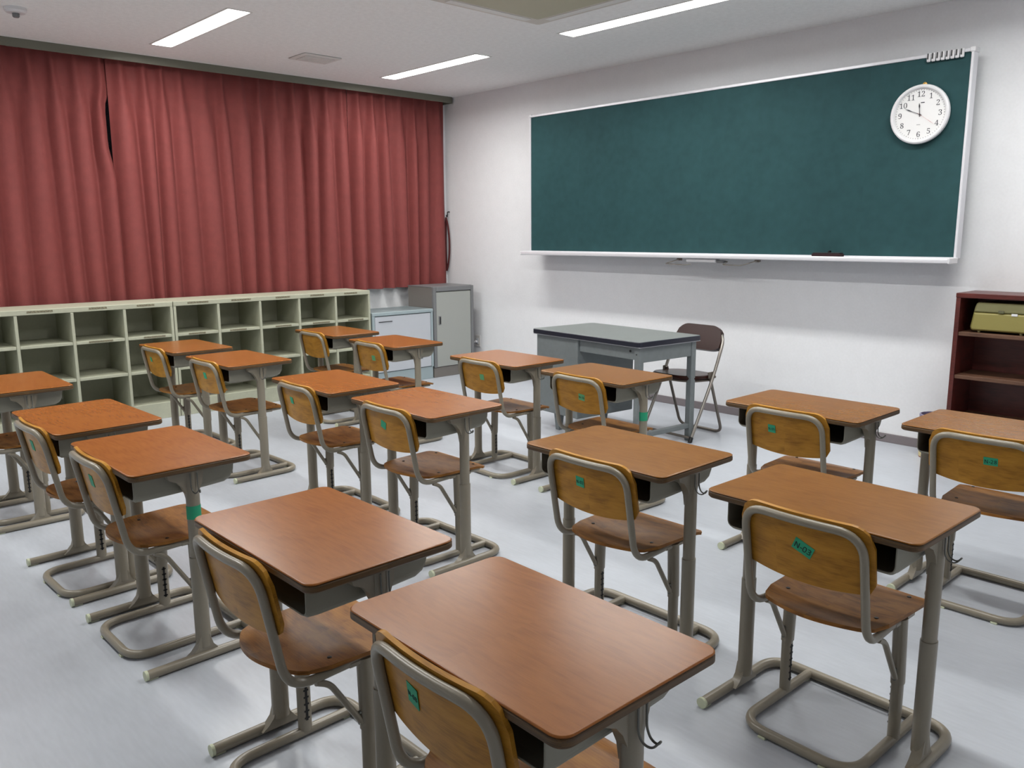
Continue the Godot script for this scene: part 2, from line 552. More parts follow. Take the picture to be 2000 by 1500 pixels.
func build_room() -> void:
	var w := RIGHT - LEFT
	var d := BACK - FRONT
	var cx := (RIGHT + LEFT) / 2
	var cz := (BACK + FRONT) / 2
	var st := begin()
	box(st, Vector3(cx, -0.05, cz), Vector3(w + 0.4, 0.1, d + 0.4))
	structure("floor", st, mats.floor, "pale blue-grey sheet vinyl floor")
	st = begin()
	# the ceiling board, left open where the lamps are let in
	var xs := [LEFT - 0.2]
	for x: float in LAMP_COLUMNS:
		xs.append(x - LAMP_SIZE.x / 2)
		xs.append(x + LAMP_SIZE.x / 2)
	xs.append(RIGHT + 0.2)
	var zs := [FRONT - 0.2]
	for z: float in LAMP_ROWS:
		zs.append(z - LAMP_SIZE.y / 2)
		zs.append(z + LAMP_SIZE.y / 2)
	zs.append(BACK + 0.2)
	for i in xs.size() - 1:
		for j in zs.size() - 1:
			if i % 2 == 1 and j % 2 == 1 and not (i == 5 and j == 5):
				continue
			box(st, Vector3((xs[i] + xs[i + 1]) / 2, CEIL + 0.06, (zs[j] + zs[j + 1]) / 2), Vector3(xs[i + 1] - xs[i], 0.12, zs[j + 1] - zs[j]))
	box(st, Vector3(cx, CEIL + 0.13, cz), Vector3(w + 0.4, 0.02, d + 0.4))
	structure("ceiling", st, mats.ceiling, "off-white plasterboard ceiling")
	st = begin()
	box(st, Vector3(cx, CEIL / 2, FRONT - 0.1), Vector3(w + 0.4, CEIL, 0.2))
	structure("wall_front", st, mats.wall, "white papered wall behind the chalkboard")
	st = begin()
	box(st, Vector3(cx, CEIL / 2, BACK + 0.1), Vector3(w + 0.4, CEIL, 0.2))
	structure("wall_back", st, mats.wall)
	st = begin()
	box(st, Vector3(RIGHT + 0.1, CEIL / 2, cz), Vector3(0.2, CEIL, d))
	structure("wall_right", st, mats.wall)
	# curtained wall with a long window opening
	st = begin()
	var y0 := 1.02
	var y1 := 2.55
	var z0 := -5.30
	var z1 := 0.4
	box(st, Vector3(LEFT - 0.1, y0 / 2, cz), Vector3(0.2, y0, d))
	box(st, Vector3(LEFT - 0.1, (y1 + CEIL) / 2, cz), Vector3(0.2, CEIL - y1, d))
	box(st, Vector3(LEFT - 0.1, (y0 + y1) / 2, (FRONT + z0) / 2), Vector3(0.2, y1 - y0, z0 - FRONT))
	box(st, Vector3(LEFT - 0.1, (y0 + y1) / 2, (BACK + z1) / 2), Vector3(0.2, y1 - y0, BACK - z1))
	structure("wall_left", st, mats.wall, "white wall below and behind the red curtains")
	var win := Node3D.new()
	win.name = "window_1"
	add_child(win)
	win.set_meta("kind", "structure")
	win.set_meta("label", "dark night window behind the red curtains")
	var n := 4
	var pw := (z1 - z0) / n
	for k in n:
		var zc := z0 + pw * (k + 0.5)
		st = begin()
		for s: float in [-1.0, 1.0]:
			box(st, Vector3(LEFT - 0.12, (y0 + y1) / 2, zc + s * (pw / 2 - 0.02)), Vector3(0.05, y1 - y0, 0.04), 0.003)
			box(st, Vector3(LEFT - 0.12, (y0 + y1) / 2 + s * ((y1 - y0) / 2 - 0.02), zc), Vector3(0.05, 0.04, pw - 0.08), 0.003)
		obj("window_frame", st, mats.alu, win)
		st = begin()
		box(st, Vector3(LEFT - 0.12, (y0 + y1) / 2, zc), Vector3(0.006, y1 - y0 - 0.08, pw - 0.08))
		obj("pane", st, mats.glass, win)
	st = begin()
	box(st, Vector3(cx, 0.03, FRONT + 0.005), Vector3(w, 0.06, 0.01), 0.002)
	structure("baseboard_front", st, mats.baseboard, "grey vinyl baseboard along the chalkboard wall")
	st = begin()
	box(st, Vector3(LEFT + 0.005, 0.03, cz), Vector3(0.01, 0.06, d), 0.002)
	structure("baseboard_left", st, mats.baseboard)

# ------------------------------------------------------------------ curtains

func build_curtains() -> void:
	var st := begin()
	box(st, Vector3(-6.881, CEIL - 0.03, -2.565), Vector3(0.012, 0.06, 5.93), 0.002)
	box(st, Vector3(-6.963, CEIL - 0.006, -2.565), Vector3(0.15, 0.012, 5.93))
	box(st, Vector3(-6.963, CEIL - 0.03, -5.536), Vector3(0.152, 0.06, 0.012))
	var bx := obj("curtain_box", st, mats.curtain_box)
	tag(bx, "long grey-green curtain box along the ceiling above the red curtains", "curtain rail")
	curtain(-5.515, -4.376, 7, 5, 0.0, "red pleated curtain hanging nearest the chalkboard wall")
	curtain(-4.375, -2.245, 13, 8, 0.0, "wide red pleated curtain between the two curtain joins")
	curtain(-2.270, -0.30, 12, 12, -0.012, "red pleated curtain hanging furthest from the chalkboard wall")

func curtain(z0: float, z1: float, pleats: int, sd: int, behind: float, label: String) -> void:
	var rng := RandomNumberGenerator.new()
	rng.seed = sd
	var pos := []
	var amp := []
	var drop := []
	for k in pleats + 1:
		var inside := k > 0 and k < pleats
		pos.append(lerpf(z0, z1, (k + (rng.randf_range(-0.16, 0.16) if inside else 0.0)) / pleats))
		amp.append(rng.randf_range(0.6, 1.0))
		drop.append(rng.randf_range(-0.045, 0.045) if inside else 0.0)      # how far a fold wanders on its way down
	var drift := noise(0.9, sd, 2)
	var ny := 28
	var per := 16
	var top := CEIL - 0.035
	var bottom := 0.872
	var P := []
	for j in ny + 1:
		var v := float(j) / ny
		var y := lerpf(top, bottom, v)
		var row := []
		for k in pleats:
			for i in per + (1 if k == pleats - 1 else 0):
				var u := float(i) / per
				var a: float = lerpf(amp[k], amp[k + 1], u)
				# a narrow pinched ridge at the top opens into a broad leaning fold below
				var open := smoothstep(0.02, 0.30, v)
				var ph := u + 0.13 * sin(TAU * u) / TAU * 2.0 * (0.5 + 0.9 * open)
				var w := 0.5 - 0.5 * cos(TAU * ph)
				w = lerpf(pow(w, 3.0), pow(w, 0.85), open)
				var zz := lerpf(pos[k] + drop[k] * v, pos[k + 1] + drop[k + 1] * v, u)
				var depth := lerpf(0.060, 0.098, open) * a
				var xx := -7.010 + depth * w + drift.get_noise_2d(zz * 2.0, y * 0.6) * 0.014 + behind
				# a thin slit opens between two curtains high up
				var bulge := smoothstep(2.56, 2.36, y) * smoothstep(1.80, 2.12, y)
				var slit := 0.048 * bulge * smoothstep(0.22, 0.0, zz - z0) if z0 > -3.0 else 0.0
				row.append(Vector3(clampf(xx, -7.034, -6.892), y, clampf(zz, z0, z1) + slit))
		P.append(row)
	var st := begin()
	var m: int = P[0].size()
	var N := []
	for j in ny + 1:
		var nr := []
		for i in m:
			var du: Vector3 = P[j][mini(i + 1, m - 1)] - P[j][maxi(i - 1, 0)]
			var dv: Vector3 = P[mini(j + 1, ny)][i] - P[maxi(j - 1, 0)][i]
			var n := du.cross(dv).normalized()
			nr.append(n if n.x > 0 else -n)
		N.append(nr)
	for j in ny:
		for i in m - 1:
			quad_n(st, P[j][i], P[j][i + 1], P[j + 1][i + 1], P[j + 1][i], N[j][i], N[j][i + 1], N[j + 1][i + 1], N[j + 1][i])
			var o := Vector3(-0.002, 0, 0)
			quad_n(st, P[j][i] + o, P[j][i + 1] + o, P[j + 1][i + 1] + o, P[j + 1][i] + o, -N[j][i], -N[j][i + 1], -N[j + 1][i + 1], -N[j + 1][i])
	var t := thing("curtain", label, "curtain", Vector3.ZERO, 0, "red curtains")
	obj("cloth", st, mats.curtain, t)
	# stitched hem: a second layer folded up at the bottom
	st = begin()
	for i in m - 1:
		var a: Vector3 = P[ny][i]; var b: Vector3 = P[ny][i + 1]
		var c: Vector3 = P[ny - 1][i + 1]; var d: Vector3 = P[ny - 1][i]
		var o := Vector3(0.0016, 0, 0)
		quad_n(st, a + o, b + o, c + o, d + o, N[ny][i], N[ny][i + 1], N[ny - 1][i + 1], N[ny - 1][i])
		quad_f(st, d + o, c + o, c, d, Vector3.UP)
	obj("hem", st, mats.curtain, t)

# ------------------------------------------------------------------ cubby shelves and cabinets

func build_cubbies() -> void:
	cubby(-4.20, 5, "cream steel cubby shelf beside the pale blue cabinet", [[0, 1, 2, 3, 4], [0, 1, 2, 3, 4]])
	cubby(-2.412, 5, "cream steel cubby shelf furthest from the pale blue cabinet", [[0, 1, 2, 3, 4], [0, 1]])

func cubby(z0: float, cols: int, label: String, labels: Array) -> void:
	var pitch := 0.357
	var w := pitch * cols + 0.002
	var front := -6.46
	var back := -6.875
	var dep := front - back
	var cx := (front + back) / 2
	var H := 0.90
	var t := thing("cubby_shelf", label, "shelf", Vector3(cx, 0, z0 + w / 2), 0, "cream cubby shelves")
	var st := begin()
	box(st, Vector3(0, H - 0.018, 0), Vector3(dep, 0.036, w - 0.004), 0.003)
	obj("top_panel", st, mats.cubby, t)
	for s: float in [-1.0, 1.0]:
		st = begin()
		box(st, Vector3(0, (H - 0.036) / 2, s * (w / 2 - 0.012)), Vector3(dep - 0.002, H - 0.036, 0.02), 0.002)
		obj("side_panel", st, mats.cubby, t)
	for k in range(1, cols):
		st = begin()
		box(st, Vector3(0, (0.125 + H - 0.036) / 2, -w / 2 + pitch * k), Vector3(dep - 0.006, H - 0.036 - 0.125, 0.02), 0.002)
		obj("divider", st, mats.cubby, t)
	var ys := [0.64, 0.375]
	for y: float in ys:
		for k in cols:
			st = begin()
			box(st, Vector3(-0.003, y, -w / 2 + pitch * (k + 0.5)), Vector3(dep - 0.010, 0.022, pitch - 0.0215), 0.002)
			obj("shelf_board", st, mats.cubby, t)
	st = begin()
	box(st, Vector3(-0.004, 0.0625, 0), Vector3(dep - 0.012, 0.125, w - 0.046), 0.002)
	obj("base", st, mats.cubby, t)
	st = begin()
	box(st, Vector3(-dep / 2 + 0.006, (0.125 + H - 0.036) / 2, 0), Vector3(0.008, H - 0.036 - 0.125, w - 0.046))
	obj("back_panel", st, mats.cubby, t)
	var rng := RandomNumberGenerator.new()
	rng.seed = int(z0 * -1000)
	for r in labels.size():
		for k: int in labels[r]:
			var y: float = H - 0.016 if r == 0 else 0.641
			var xo := dep / 2 + (0.0004 if r == 0 else -0.0076)
			var lw := rng.randf_range(0.12, 0.17)
			st = begin()
			box(st, Vector3(xo, y, -w / 2 + pitch * (k + 0.5) + rng.randf_range(-0.03, 0.03)), Vector3(0.0012, 0.014, lw))
			obj("name_strip", st, mats.worn_label, t)

func build_cabinets() -> void:
	# low pale blue cabinet
	var front := -6.455
	var back := -6.88
	var dep := front - back
	var cx := (front + back) / 2
	var t := thing("low_cabinet", "low pale blue steel cabinet between cubby shelf and tall grey cabinet", "cabinet", Vector3(cx, 0, -4.559))
	var w := 0.70
	var H := 0.688
	var st := begin()
	box(st, Vector3(-0.008, H / 2 + 0.06, 0), Vector3(dep - 0.036, H - 0.12, w - 0.004), 0.003)
	for s: float in [-1.0, 1.0]:
		box(st, Vector3(dep / 2 - 0.012, H / 2 + 0.055, s * (w / 2 - 0.014)), Vector3(0.028, H - 0.13, 0.026), 0.003)
	obj("body", st, mats.blue_steel, t)
	st = begin()
	box(st, Vector3(0, H - 0.016, 0), Vector3(dep + 0.01, 0.032, w), 0.004)
	obj("top_panel", st, mats.blue_steel, t)
	st = begin()
	box(st, Vector3(-0.004, 0.06, 0), Vector3(dep - 0.012, 0.12, w - 0.006), 0.003)
	obj("base", st, mats.blue_steel, t)
	st = begin()
	box(st, Vector3(dep / 2 - 0.008, (0.125 + H - 0.038) / 2, 0), Vector3(0.016, H - 0.038 - 0.127, w - 0.06), 0.003)
	var door := obj("door", st, mats.pale_door, t)
	st = begin()
	box(st, Vector3(dep / 2 + 0.003, 0.600, 0.205), Vector3(0.006, 0.006, 0.15), 0.001)
	obj("handle", st, mats.black_plastic, door)
	# tall grey cabinet
	w = 0.51
	H = 0.895
	t = thing("tall_cabinet", "tall grey steel cabinet in the corner by the chalkboard wall", "cabinet", Vector3(cx, 0, -5.172))
	st = begin()
	box(st, Vector3(-0.008, H / 2 + 0.05, 0), Vector3(dep - 0.03, H - 0.104, w - 0.004), 0.003)
	obj("body", st, mats.taupe_steel, t)
	st = begin()
	for s: float in [-1.0, 1.0]:
		box(st, Vector3(dep / 2 - 0.012, H / 2 + 0.05, s * (w / 2 - 0.018)), Vector3(0.03, H - 0.104, 0.034), 0.003)
	box(st, Vector3(dep / 2 - 0.012, H - 0.024, 0), Vector3(0.03, 0.044, w - 0.072), 0.003)
	obj("door_frame", st, mats.grey_steel, t)
	st = begin()
	box(st, Vector3(-0.014, H - 0.002, 0), Vector3(dep - 0.03, 0.006, w), 0.001)
	obj("top_panel", st, mats.grey_steel, t)
	st = begin()
	box(st, Vector3(-0.004, 0.05, 0), Vector3(dep - 0.012, 0.10, w - 0.006), 0.003)
	obj("base", st, mats.taupe_steel, t)
	st = begin()
	box(st, Vector3(dep / 2 - 0.010, (0.10 + H - 0.05) / 2, 0), Vector3(0.018, H - 0.05 - 0.108, w - 0.076), 0.003)
	door = obj("door", st, mats.grey_door, t)
	st = begin()
	var zh := w / 2 - 0.075
	box(st, Vector3(dep / 2 + 0.001, 0.565, zh), Vector3(0.005, 0.085, 0.030), 0.001)
	obj("handle_plate", st, mats.grey_steel, door)
	st = begin()
	box(st, Vector3(dep / 2 + 0.003, 0.565, zh - 0.004), Vector3(0.004, 0.070, 0.016), 0.001)
	obj("handle", st, mats.black_plastic, door)
	for y: float in [0.20, 0.76]:
		st = begin()
		tube(st, PackedVector3Array([Vector3(dep / 2, y - 0.03, -w / 2 + 0.02), Vector3(dep / 2, y + 0.03, -w / 2 + 0.02)]), 0.005, -1, 8)
		obj("hinge", st, mats.grey_steel, door)

# ------------------------------------------------------------------ chalkboard and what hangs there

const BX0 := -5.604
const BX1 := -1.897
const BY0 := 1.233
const BY1 := 2.448

func build_chalkboard() -> void:
	var cx := (BX0 + BX1) / 2
	var w := BX1 - BX0
	var h := BY1 - BY0
	var t := thing("chalkboard", "long dark green chalkboard with aluminium frame on the white wall", "chalkboard", Vector3(cx, BY0, FRONT + 0.09))
	var st := begin()
	box(st, Vector3(0, h / 2, 0.033), Vector3(w - 0.02, h - 0.02, 0.058))
	obj("board", st, mats.board, t)
	st = begin()
	for s: float in [-1.0, 1.0]:
		box(st, Vector3(s * (w / 2 - 0.007), h / 2, 0.037), Vector3(0.016, h - 0.012, 0.070), 0.003)
	box(st, Vector3(0, h - 0.009, 0.037), Vector3(w - 0.018, 0.020, 0.070), 0.003)
	box(st, Vector3(0, 0.006, 0.037), Vector3(w - 0.018, 0.016, 0.070), 0.003)
	obj("frame", st, mats.alu_bright, t)
	for s: float in [-1.0, 1.0]:
		st = begin()
		box(st, Vector3(s * (w / 2 - 0.008), h - 0.008, 0.0385), Vector3(0.030, 0.030, 0.076), 0.005)
		obj("corner_cap", st, mats.white_plastic, t)
	# rails that carry the board off the wall
	for x: float in [-1.2, 0.0, 1.2]:
		st = begin()
		box(st, Vector3(x, h / 2, -0.043), Vector3(0.06, h - 0.16, 0.094), 0.003)
		obj("wall_rail", st, mats.alu, t)
	# chalk tray: a shallow channel that sticks out below the board
	st = begin()
	var prof := PackedVector2Array([Vector2(0.06, 0.010), Vector2(0.172, 0.002), Vector2(0.180, 0.010), Vector2(0.186, 0.010), Vector2(0.190, 0.002), Vector2(0.186, -0.018), Vector2(0.174, -0.022), Vector2(0.06, -0.016)])
	# profile (z, y) pushed along x
	var xf := Transform3D(Basis(Vector3(0, 0, 1), Vector3(1, 0, 0), Vector3(0, 1, 0)), Vector3.ZERO)
	prism(st, prof, -w / 2 + 0.004, w / 2 - 0.004, 0.0, xf)
	obj("chalk_tray", st, mats.alu_bright, t)
	for s: float in [-1.0, 1.0]:
		st = begin()
		box(st, Vector3(s * (w / 2 + 0.002), -0.006, 0.125), Vector3(0.012, 0.036, 0.134), 0.004)
		obj("tray_cap", st, mats.white_plastic, t)

func build_clock() -> void:
	var z := FRONT + 0.153
	var t := thing("wall_clock", "round white wall clock hanging on the chalkboard", "clock", Vector3(-2.170, 2.102, z))
	var turn := Transform3D(Basis(Vector3.RIGHT, PI / 2), Vector3.ZERO)      # y of the lathe points into the room
	var st := begin()
	lathe(st, [Vector2(0.0, 0.0), Vector2(0.160, 0.0), Vector2(0.172, 0.010), Vector2(0.175, 0.024), Vector2(0.172, 0.036), Vector2(0.164, 0.041), Vector2(0.156, 0.039), Vector2(0.150, 0.030), Vector2(0.150, 0.022), Vector2(0.0, 0.022)], 48, turn)
	obj("rim", st, mats.white_plastic, t)
	st = begin()
	lathe(st, [Vector2(0.1495, 0.020), Vector2(0.1495, 0.0235), Vector2(0.0, 0.0235)], 48, turn)
	var face := obj("dial", st, mats.clock_face, t)
	for k in range(1, 13):
		var a := TAU * k / 12.0
		var o := lettering("numeral", str(k), 0.031, mats.clock_ink, face, Vector3(sin(a) * 0.118, cos(a) * 0.118, 0.0242), Basis(), "Droid Serif")
		o.set_meta("label", "dark numeral %d" % k)
	st = begin()
	for k in 60:
		var a := TAU * k / 60.0
		var xf := Transform3D(Basis(Vector3.BACK, -a), Vector3.ZERO)
		box(st, Vector3(0, 0.1425, 0.0238), Vector3(0.0018 if k % 5 else 0.003, 0.005, 0.0008), 0.0, xf)
	obj("minute_track", st, mats.clock_ink, face)
	st = begin()
	box(st, Vector3(-0.004, -0.060, 0.0239), Vector3(0.022, 0.0022, 0.0008))
	obj("faint_mark", st, mats.grey_steel, face)
	st = begin()
	box(st, Vector3(0.012, 0.068, 0.0239), Vector3(0.022, 0.005, 0.0008))
	obj("maker_mark", st, mats.clock_ink, face)
	hand(t, "hour_hand", TAU * (11.82 / 12.0), 0.068, 0.0085, 0.0265, mats.clock_ink)
	hand(t, "minute_hand", TAU * (49.0 / 60.0), 0.098, 0.0065, 0.0285, mats.clock_ink)
	hand(t, "second_hand", TAU * (21.0 / 60.0), 0.115, 0.0016, 0.0305, mats.clock_red)
	st = begin()
	lathe(st, [Vector2(0.0035, 0.0235), Vector2(0.0035, 0.033), Vector2(0, 0.033)], 12, turn)
	obj("hub", st, mats.clock_ink, t)
	st = begin()
	lathe(st, [Vector2(0.012, 0.0), Vector2(0.012, 0.010), Vector2(0.006, 0.014), Vector2(0, 0.014)], 14, Transform3D(turn.basis, Vector3(0.010, 0.176, 0)))
	var pin := obj("push_pin", st, mats.brass)
	pin.position = Vector3(-2.170, 2.102, z)
	tag(pin, "small brass-coloured magnet at the top of the clock", "magnet")

func hand(parent: Node, called: String, a: float, length: float, w: float, z: float, m: Material) -> void:
	var st := begin()
	var xf := Transform3D(Basis(Vector3.RIGHT, PI / 2).rotated(Vector3.BACK, -a), Vector3(0, 0, z))
	# a pointed blade: polygon (x, z of prism) with z of the prism pointing down the dial
	var poly := PackedVector2Array([Vector2(-w * 0.25, 0.014), Vector2(w * 0.25, 0.014), Vector2(w * 0.2, -length * 0.5), Vector2(w * 0.5, -length * 0.72), Vector2(0.0003, -length), Vector2(-w * 0.5, -length * 0.72), Vector2(-w * 0.2, -length * 0.5)])
	prism(st, poly, 0.0, 0.0008, 0.0, xf)
	obj(called, st, m, parent)

func build_board_things() -> void:
	# a row of magnetic clips at the top right corner of the chalkboard
	for k in 8:
		var x := -2.146 + k * 0.0268
		var t := thing("magnet_clip", "small white clip with black lever in the row on the chalkboard's top edge", "clip", Vector3(x, BY1 - 0.022, FRONT + 0.1625), 0, "clips on the chalkboard frame")
		var st := begin()
		box(st, Vector3(0, 0, 0.007), Vector3(0.022, 0.050, 0.013), 0.004)
		obj("body", st, mats.white_plastic, t)
		st = begin()
		box(st, Vector3(-0.003, 0.006, 0.0155), Vector3(0.006, 0.034, 0.005), 0.0015)
		obj("lever", st, mats.scale_black, t)
	# felt eraser on the tray
	var e := thing("chalk_eraser", "dark red felt chalk eraser lying on the chalk tray", "eraser", Vector3(-2.682, BY0 + 0.0075, FRONT + 0.215))
	var st2 := begin()
	box(st2, Vector3(0, 0.010, 0), Vector3(0.205, 0.018, 0.05), 0.003)
	obj("felt", st2, plain(Color(0.16, 0.06, 0.08), 0.9), e)
	st2 = begin()
	box(st2, Vector3(0, 0.0225, 0), Vector3(0.19, 0.007, 0.046), 0.002)
	obj("back_plate", st2, plain(Color(0.10, 0.08, 0.09), 0.6), e)
	st2 = begin()
	box(st2, Vector3(0.012, 0.032, 0), Vector3(0.012, 0.014, 0.03), 0.003)
	obj("grip", st2, mats.black_plastic, e)
	# wire hooks under the tray
	for k in 2:
		var x: float = [-3.893, -3.215][k]
		var h := thing("wire_hook", ["bent wire hanger under the chalk tray, nearer the curtains", "bent wire hanger under the chalk tray, nearer the clock"][k], "hook", Vector3(x, BY0 - 0.022, FRONT + 0.225), 0, "wire hangers under the tray")
		var st := begin()
		var pts := fillet([[Vector3(0, -0.012, -0.02), Vector3(-0.115, -0.046, 0.0), Vector3(0.075, -0.052, 0.01), Vector3(0.120, -0.046, -0.01)], [Vector3(0, -0.012, -0.02), Vector3(-0.03, -0.020, -0.01), Vector3(-0.115, -0.046, 0.0), Vector3(-0.275, -0.044, 0.0), Vector3(-0.235, -0.022, -0.02), Vector3(-0.285, -0.016, -0.03)]][k], 0.018, 5)
		tube(st, pts, 0.0045, -1, 8)
		obj("wire", st, mats.chrome, h)
		st = begin()
		box(st, Vector3(0, -0.009, -0.03), Vector3(0.04, 0.024, 0.022), 0.003)
		obj("bracket", st, mats.chair_tube, h)
	var p := thing("chalk_holder", "white plastic holder hung under the chalk tray between the hooks", "holder", Vector3(-3.66, BY0 - 0.022, FRONT + 0.215))
	var st3 := begin()
	box(st3, Vector3(-0.005, -0.016, 0), Vector3(0.26, 0.024, 0.07), 0.005)
	obj("body", st3, mats.white_plastic, p)
	st3 = begin()
	box(st3, Vector3(0.155, -0.022, 0), Vector3(0.06, 0.020, 0.05), 0.006)
	obj("end_piece", st3, mats.grey_steel, p)

# ------------------------------------------------------------------ student desks and chairs

# name: [desk x, desk z, desk turn in degrees, chair dx, chair dz, chair turn]
var seats := {
	"A": [-1.047, -0.989, -0.7, 0.0, 0.0, 0.0], "B": [-1.783, -0.983, 0.4, -0.025, 0.014, 0.0], "G": [-2.872, -0.984, 1.0, -0.03, 0.0, 0.0],
	"I": [-3.625, -0.964, 2.0, 0.05, 0.0, 0.0], "J": [-4.717, -0.94, 0.0, 0.0, 0.0, 0.0],
	"D": [-1.000, -2.146, -1.0, 0.012, 0.0, 0.0], "M": [-1.752, -2.147, 0.3, 0.01, 0.0, 0.0], "N": [-2.886, -2.14, 0.4, 0.0, 0.0, 0.0],
	"K": [-3.624, -2.125, -0.6, 0.0, 0.0, 0.0], "P": [-4.716, -2.121, 1.4, 0.0, 0.0, 0.0], "Q": [-5.501, -2.114, 1.0, 0.0, 0.0, 0.0],
	"F": [-0.967, -3.38, 0.0, 0.0, 0.0, 0.0], "E": [-1.679, -3.279, -0.3, 0.0, 0.0, 0.0], "O": [-2.826, -3.273, -2.0, 0.0, 0.0, 0.0],
	"L": [-3.597, -3.269, -0.8, 0.0, 0.0, 0.0], "S": [-4.718, -3.256, -1.5, 0.0, 0.0, 0.0], "R": [-5.539, -3.288, -0.4, 0.0, 0.0, 0.0]}
var rows := {"back": ["J", "I", "G", "B", "A"], "middle": ["Q", "P", "K", "N", "M", "D"], "front": ["R", "S", "L", "O", "E", "F"]}
# tape on the chair backs: [writing, x, y, tilt, width, height]
var tapes := {
	"A": ["N-08", -0.055, 0.600, -8, 0.036, 0.046], "D": ["N-03", 0.005, 0.595, -25, 0.056, 0.036], "M": ["N-02", -0.030, 0.600, -3, 0.036, 0.036],
	"E": ["N-05", -0.055, 0.598, 0, 0.036, 0.034], "F": ["N-28", 0.03, 0.598, 0, 0.046, 0.030], "O": ["N-16", 0.035, 0.580, -8, 0.040, 0.034],
	"N": ["", -0.01, 0.605, -20, 0.036, 0.036], "K": ["", -0.045, 0.600, 0, 0.034, 0.034], "L": ["", 0.03, 0.590, 0, 0.034, 0.034],
	"S": ["", 0.055, 0.585, 0, 0.036, 0.036], "P": ["", 0.01, 0.598, 0, 0.034, 0.038], "Q": ["", -0.04, 0.605, 0, 0.032, 0.032],
	"G": ["", 0.0, 0.600, 0, 0.036, 0.042], "I": ["", 0.0, 0.600, 0, 0.038, 0.042]}
var leg_tapes := {"A": 0.49, "G": 0.515, "I": 0.50, "O": 0.49, "Q": 0.48}

func build_desks_and_chairs() -> void:
	var desk := make_desk()
	var chair := make_chair()
	var count := ["first", "second", "third", "fourth", "fifth", "sixth"]
	var row_name := {"back": "back row", "middle": "middle row", "front": "front row"}
	var idx := 0
	for r in rows:
		for i in rows[r].size():
			var k: String = rows[r][i]
			var s: Array = seats[k]
			var place := "%s from the curtains in the %s" % [count[i], row_name[r]]
			var d := desk if idx == 0 else copy(desk, "student_desk")
			d.position = Vector3(s[0], 0, s[1])
			d.rotation.y = deg_to_rad(s[2])
			d.set_meta("label", "wooden topped student desk, " + place)
			var top: MeshInstance3D = d.get_node("desktop")
			top.set_surface_override_material(0, mats.tops[(idx % 4) * 2 + (1 if k in ["D", "M", "E", "F", "O"] else 0)])
			var c := chair if idx == 0 else copy(chair, "student_chair")
			c.position = Vector3(s[0] + s[3], 0, s[1] - 0.030 + s[4])
			c.rotation.y = deg_to_rad(s[2] + s[5])
			c.set_meta("label", "plywood chair at the desk %s" % place)
			(c.get_node("backrest") as MeshInstance3D).set_surface_override_material(0, mats.ply[idx % 3])
			(c.get_node("seat") as MeshInstance3D).set_surface_override_material(0, mats.seat[(idx + i) % 3])
			idx += 1
	# tapes go on last, so that copies do not inherit them
	idx = 0
	for r in rows:
		for i in rows[r].size():
			var k: String = rows[r][i]
			var suffix := "" if idx == 0 else "_%03d" % idx
			if tapes.has(k):
				add_tape(get_node("student_chair" + suffix), tapes[k], k in ["L", "S", "O"])
			if leg_tapes.has(k):
				add_leg_tape(get_node("student_desk" + suffix), leg_tapes[k])
			idx += 1

func copy(o: Node3D, called: String) -> Node3D:
	var c: Node3D = o.duplicate()
	c.name = numbered(called)
	add_child(c)
	return c

func add_tape(c: Node3D, d: Array, pale: bool) -> void:
	var x: float = d[1]
	var y: float = d[2]
	var z := back_z(x, y) + 0.0058
	var lean := atan(0.058 / 0.303)
	var b := Basis(Vector3.RIGHT, lean) * Basis(Vector3.UP, 0.12 * signf(x) * minf(1.0, absf(x) / 0.06)) * Basis(Vector3.BACK, deg_to_rad(d[3]))
	var st := begin()
	box(st, Vector3.ZERO, Vector3(d[4], d[5], 0.0012), 0.0003)
	var o := obj("tape", st, mats.tape_light if pale else mats.tape, c)
	o.transform = Transform3D(b, Vector3(x, y, z))
	o.set_meta("label", "green tape with handwritten number" if d[0] else "green tape")
	if d[0]:
		lettering("writing", d[0], d[4] * 0.30, mats.ink, o, Vector3(0, -0.001, 0.0009), Basis(Vector3.BACK, 0.05))

func add_leg_tape(d: Node3D, y: float) -> void:
	var st := begin()
	tube(st, PackedVector3Array([Vector3(0.266, y - 0.022, 0), Vector3(0.266, y + 0.022, 0)]), 0.0195, 0.0235, 18, Vector3.RIGHT)
	var o := obj("tape", st, mats.tape, d)
	o.set_meta("label", "green tape wrapped round the desk leg")

